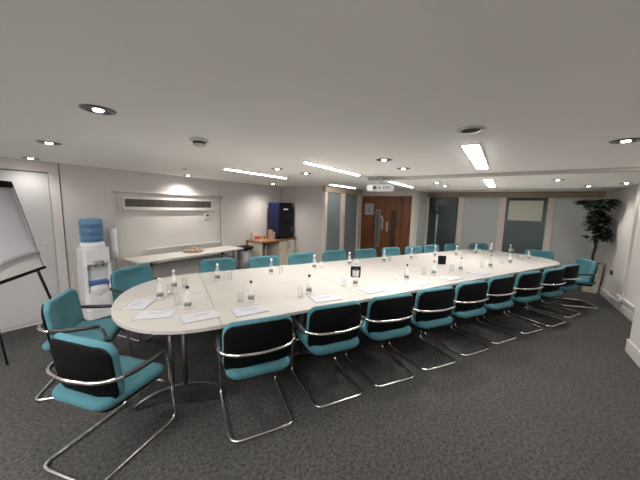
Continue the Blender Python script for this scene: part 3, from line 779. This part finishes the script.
# projector
px_, py_, pz_ = 4.30, 1.73, 2.02
pr = empty('projector', 'white projector hanging from the ceiling over the table', 'projector', (px_, py_, pz_), math.radians(12))
bm = bmesh.new(); add_box(bm, (-.13, -.20, -.05), (.13, .20, .05)); finish('projector_body', bm, M['coolerw'], pr, bevel=.012)
bm = bmesh.new(); add_lathe(bm, [(0, 0), (.036, 0), (.042, .015), (.042, .018), (.030, .022), (0, .014)], (-.13, .07, .0), 20, (-1, 0, 0)); finish('lens_ring', bm, M['steel'], pr, True)
bm = bmesh.new(); add_lathe(bm, [(0, 0), (.026, 0), (.02, .008), (0, .010)], (-.150, .07, .0), 16, (-1, 0, 0)); finish('lens', bm, M['gloss'], pr, True)
bm = bmesh.new()
for k in range(5): add_box(bm, (-.1325, -.17+k*.022, -.025), (-.1305, -.158+k*.022, .025))
finish('front_vent', bm, M['print_'], pr)
bm = bmesh.new(); add_lathe(bm, [(0, 0), (.018, 0), (.016, .008), (0, .01)], (-.13, -.01, .0), 14, (-1, 0, 0)); finish('sensor_window', bm, M['print_'], pr)
bm = bmesh.new(); add_tube(bm, [(0, 0, .05), (0, 0, CEIL-pz_-.006)], .018, 12)
for a, b_ in ((.10, .14), (-.10, .14), (.10, -.14), (-.10, -.14)): add_tube(bm, [(0, 0, .075), (a, b_, .05)], .007, 8)
finish('mount_arm', bm, M['coolerw'], pr, True)
bm = bmesh.new(); add_lathe(bm, [(0, 0), (.09, 0), (.09, -.012), (.05, -.02), (0, -.02)], (0, 0, CEIL-pz_-.0008), 24); add_box(bm, (-.03, -.22, CEIL-pz_-.015), (.03, .22, CEIL-pz_-.001)); finish('mount_plate', bm, M['white'], pr)

# ------------------------------------------------------------------ plant
pt = empty('plant_pot', 'tall square cream planter in the far right corner', 'planter', (8.12, -1.66, 0))
bm = bmesh.new()
vs = []
for zz, h_ in ((0, .115), (.64, .15)): vs.append([bm.verts.new((a*h_, b_*h_, zz)) for a, b_ in ((-1, -1), (1, -1), (1, 1), (-1, 1))])
for k in range(4): bm.faces.new((vs[0][k], vs[0][(k+1) % 4], vs[1][(k+1) % 4], vs[1][k]))
bm.faces.new(vs[0][::-1])
inn = [bm.verts.new((a*.13, b_*.13, .64)) for a, b_ in ((-1, -1), (1, -1), (1, 1), (-1, 1))]; low = [bm.verts.new((a*.128, b_*.128, .60)) for a, b_ in ((-1, -1), (1, -1), (1, 1), (-1, 1))]
for k in range(4):
    bm.faces.new((vs[1][k], vs[1][(k+1) % 4], inn[(k+1) % 4], inn[k])); bm.faces.new((inn[k], inn[(k+1) % 4], low[(k+1) % 4], low[k]))
bm.faces.new(low)
finish('planter_box', bm, M['planter'], pt, bevel=.004)
bm = bmesh.new(); add_box(bm, (-.127, -.127, .601), (.127, .127, .6385)); finish('soil', bm, M['soil'], pt)
tr = empty('potted_tree', 'dark leafy indoor tree with a gnarled trunk in the cream planter', 'plant', (8.12, -1.66, .650))
bm = bmesh.new()
tp = [(0, 0, 0), (-.03, .03, .15), (-.09, .0, .32), (-.12, .05, .50), (-.20, .02, .68), (-.24, .06, .92), (-.33, .08, 1.15)]
add_tube(bm, fillet(tp, .08), .024, 10)
tp2 = [(-.01, .0, .02), (-.10, .04, .26), (-.12, -.0, .45), (-.22, .06, .66), (-.25, .03, .90)]
add_tube(bm, fillet(tp2, .08), .017, 8)
BR_ = [((-.24, .06, .92), (-.30, .36, 1.24)), ((-.24, .05, .95), (-.62, .04, 1.25)), ((-.20, .02, .68), (-.22, .16, .88)), ((-.20, .02, .68), (-.40, -.0, .84)), ((-.12, .05, .5), (-.40, .0, .58)), ((-.12, .03, .42), (-.20, .12, .50)), ((-.24, .06, .92), (-.42, .12, 1.27))]
for a, b_ in BR_: add_tube(bm, [a, Vector(a).lerp(Vector(b_), .5)+Vector((0, 0, .03)), b_], [.011, .008, .004], 6)
finish('trunk', bm, M['bark'], tr, True)
def add_leaf(bm, p, d, L, w):
    d = d.normalized(); s = d.cross(Vector((0, 0, 1)))
    if s.length < .1: s = Vector((1, 0, 0))
    s.normalize(); upd = s.cross(d)
    prof = [(0, 0), (.18, .55), (.45, 1), (.75, .75), (1, 0)]
    mid = []; lf = []; rt = []
    for t_, ww in prof:
        c = p+d*(L*t_)-Vector((0, 0, 1))*L*.35*t_*t_
        mid.append(bm.verts.new(c)); 
        if ww: lf.append(bm.verts.new(c+s*w*ww/2+upd*w*.12)); rt.append(bm.verts.new(c-s*w*ww/2+upd*w*.12))
        else: lf.append(mid[-1]); rt.append(mid[-1])
    for k in range(4):
        for X in (lf, rt):
            f = []
            for q_ in (mid[k], mid[k+1], X[k+1], X[k]):
                if q_ not in f: f.append(q_)
            if len(f) > 2: bm.faces.new(f)
rl = random.Random(3)
# clusters (centre, radii, count)
clusters = [((-.40, .10, 1.23), (.24, .17, .075), 330), ((-.33, .26, 1.27), (.12, .13, .035), 90), ((-.62, .0, 1.27), (.16, .10, .05), 120), ((-.32, .05, .90), (.21, .16, .09), 260), ((-.40, -.02, .62), (.19, .10, .10), 220), ((-.22, .14, .56), (.09, .05, .03), 16), ((-.30, .08, 1.06), (.11, .10, .07), 110), ((-.26, .06, .76), (.10, .10, .06), 90)]
bm = bmesh.new()
for c, rr, n in clusters:
    for k in range(n):
        a = rl.uniform(0, 2*PI); q_ = rl.random()**.5; zz = rl.uniform(-1, 1)
        p = Vector((c[0]+math.cos(a)*rr[0]*q_, c[1]+math.sin(a)*rr[1]*q_, c[2]+zz*rr[2]))
        d = Vector((math.cos(a)+rl.uniform(-.5, .5), math.sin(a)+rl.uniform(-.5, .5), rl.uniform(-.2, .5)))
        if p.y-.06+min(0, d.y)*.1 < -.16: d.y = abs(d.y); p.y = max(p.y, -.12)
        add_leaf(bm, p, d, rl.uniform(.09, .14), rl.uniform(.045, .075))
o = finish('foliage', bm, M['leaf'], tr, True)

# sockets on the right wall
def sock(x, z, lab, m):
    r = empty('wall_socket', lab, 'socket', (x, YR, z))
    box('faceplate', (-.075, .0005, -.045), (.075, .012, .045), m, r, bevel=.003)
    box('switch_row', (-.05, .0121, .012), (.05, .016, .028), M['ink'], r)
sock(7.55, .55, 'grey socket on the right wall beside the planter', M['ink'])
sock(5.95, .60, 'black socket plate on the right wall at the picture edge', M['ink'])
r = empty('wall_socket', 'white socket box on the low rail at the foot of the white trunking', 'socket', (6.785, YR+.04, .235)); box('faceplate', (-.09, .0006, -.045), (.09, .035, .05), M['socketm'], r, bevel=.004); box('switch_row', (-.05, .0352, .0), (.05, .039, .02), M['white'], r)

# ------------------------------------------------------------------ corridor light beyond the glass
for i, (x, y, e) in enumerate(((9.6, .5, 22), (9.6, -1.25, 26), (8.4, 4.6, 10))):
    ld = bpy.data.lights.new('corridor_lamp', 'AREA'); ld.energy = e; ld.size = .5; ld.color = (1, .96, .9)
    lo = bpy.data.objects.new('corridor_lamp', ld); C.objects.link(lo); lo.location = (x, y, CEIL-.02)
w = bpy.data.worlds.new('World'); bpy.context.scene.world = w; w.use_nodes = True
w.node_tree.nodes['Background'].inputs['Color'].default_value = (.5, .5, .5, 1); w.node_tree.nodes['Background'].inputs['Strength'].default_value = .05

# ------------------------------------------------------------------ camera
R = ((0.5610125322293391, -0.8274543183234274, 0.02417208657804561), (0.0875328453074861, 0.0883329421023121, 0.9922375181033648), (0.8231664106813399, 0.5545418310889283, -0.12198531837290168))
cam = bpy.data.cameras.new('camera'); co = bpy.data.objects.new('camera', cam); C.objects.link(co)
mw = Matrix(((R[0][0], R[1][0], -R[2][0], 0), (R[0][1], R[1][1], -R[2][1], 0), (R[0][2], R[1][2], -R[2][2], S), (0, 0, 0, 1)))
co.matrix_world = mw
cam.sensor_fit = 'HORIZONTAL'; cam.sensor_width = 36; cam.lens = 36*272.32/640; cam.clip_start = .02
sc = bpy.context.scene; sc.camera = co
sc.view_settings.view_transform = 'Standard'; sc.view_settings.look = 'None'; sc.view_settings.gamma = 1; sc.view_settings.use_curve_mapping = False
sc.view_settings.exposure = 1.0
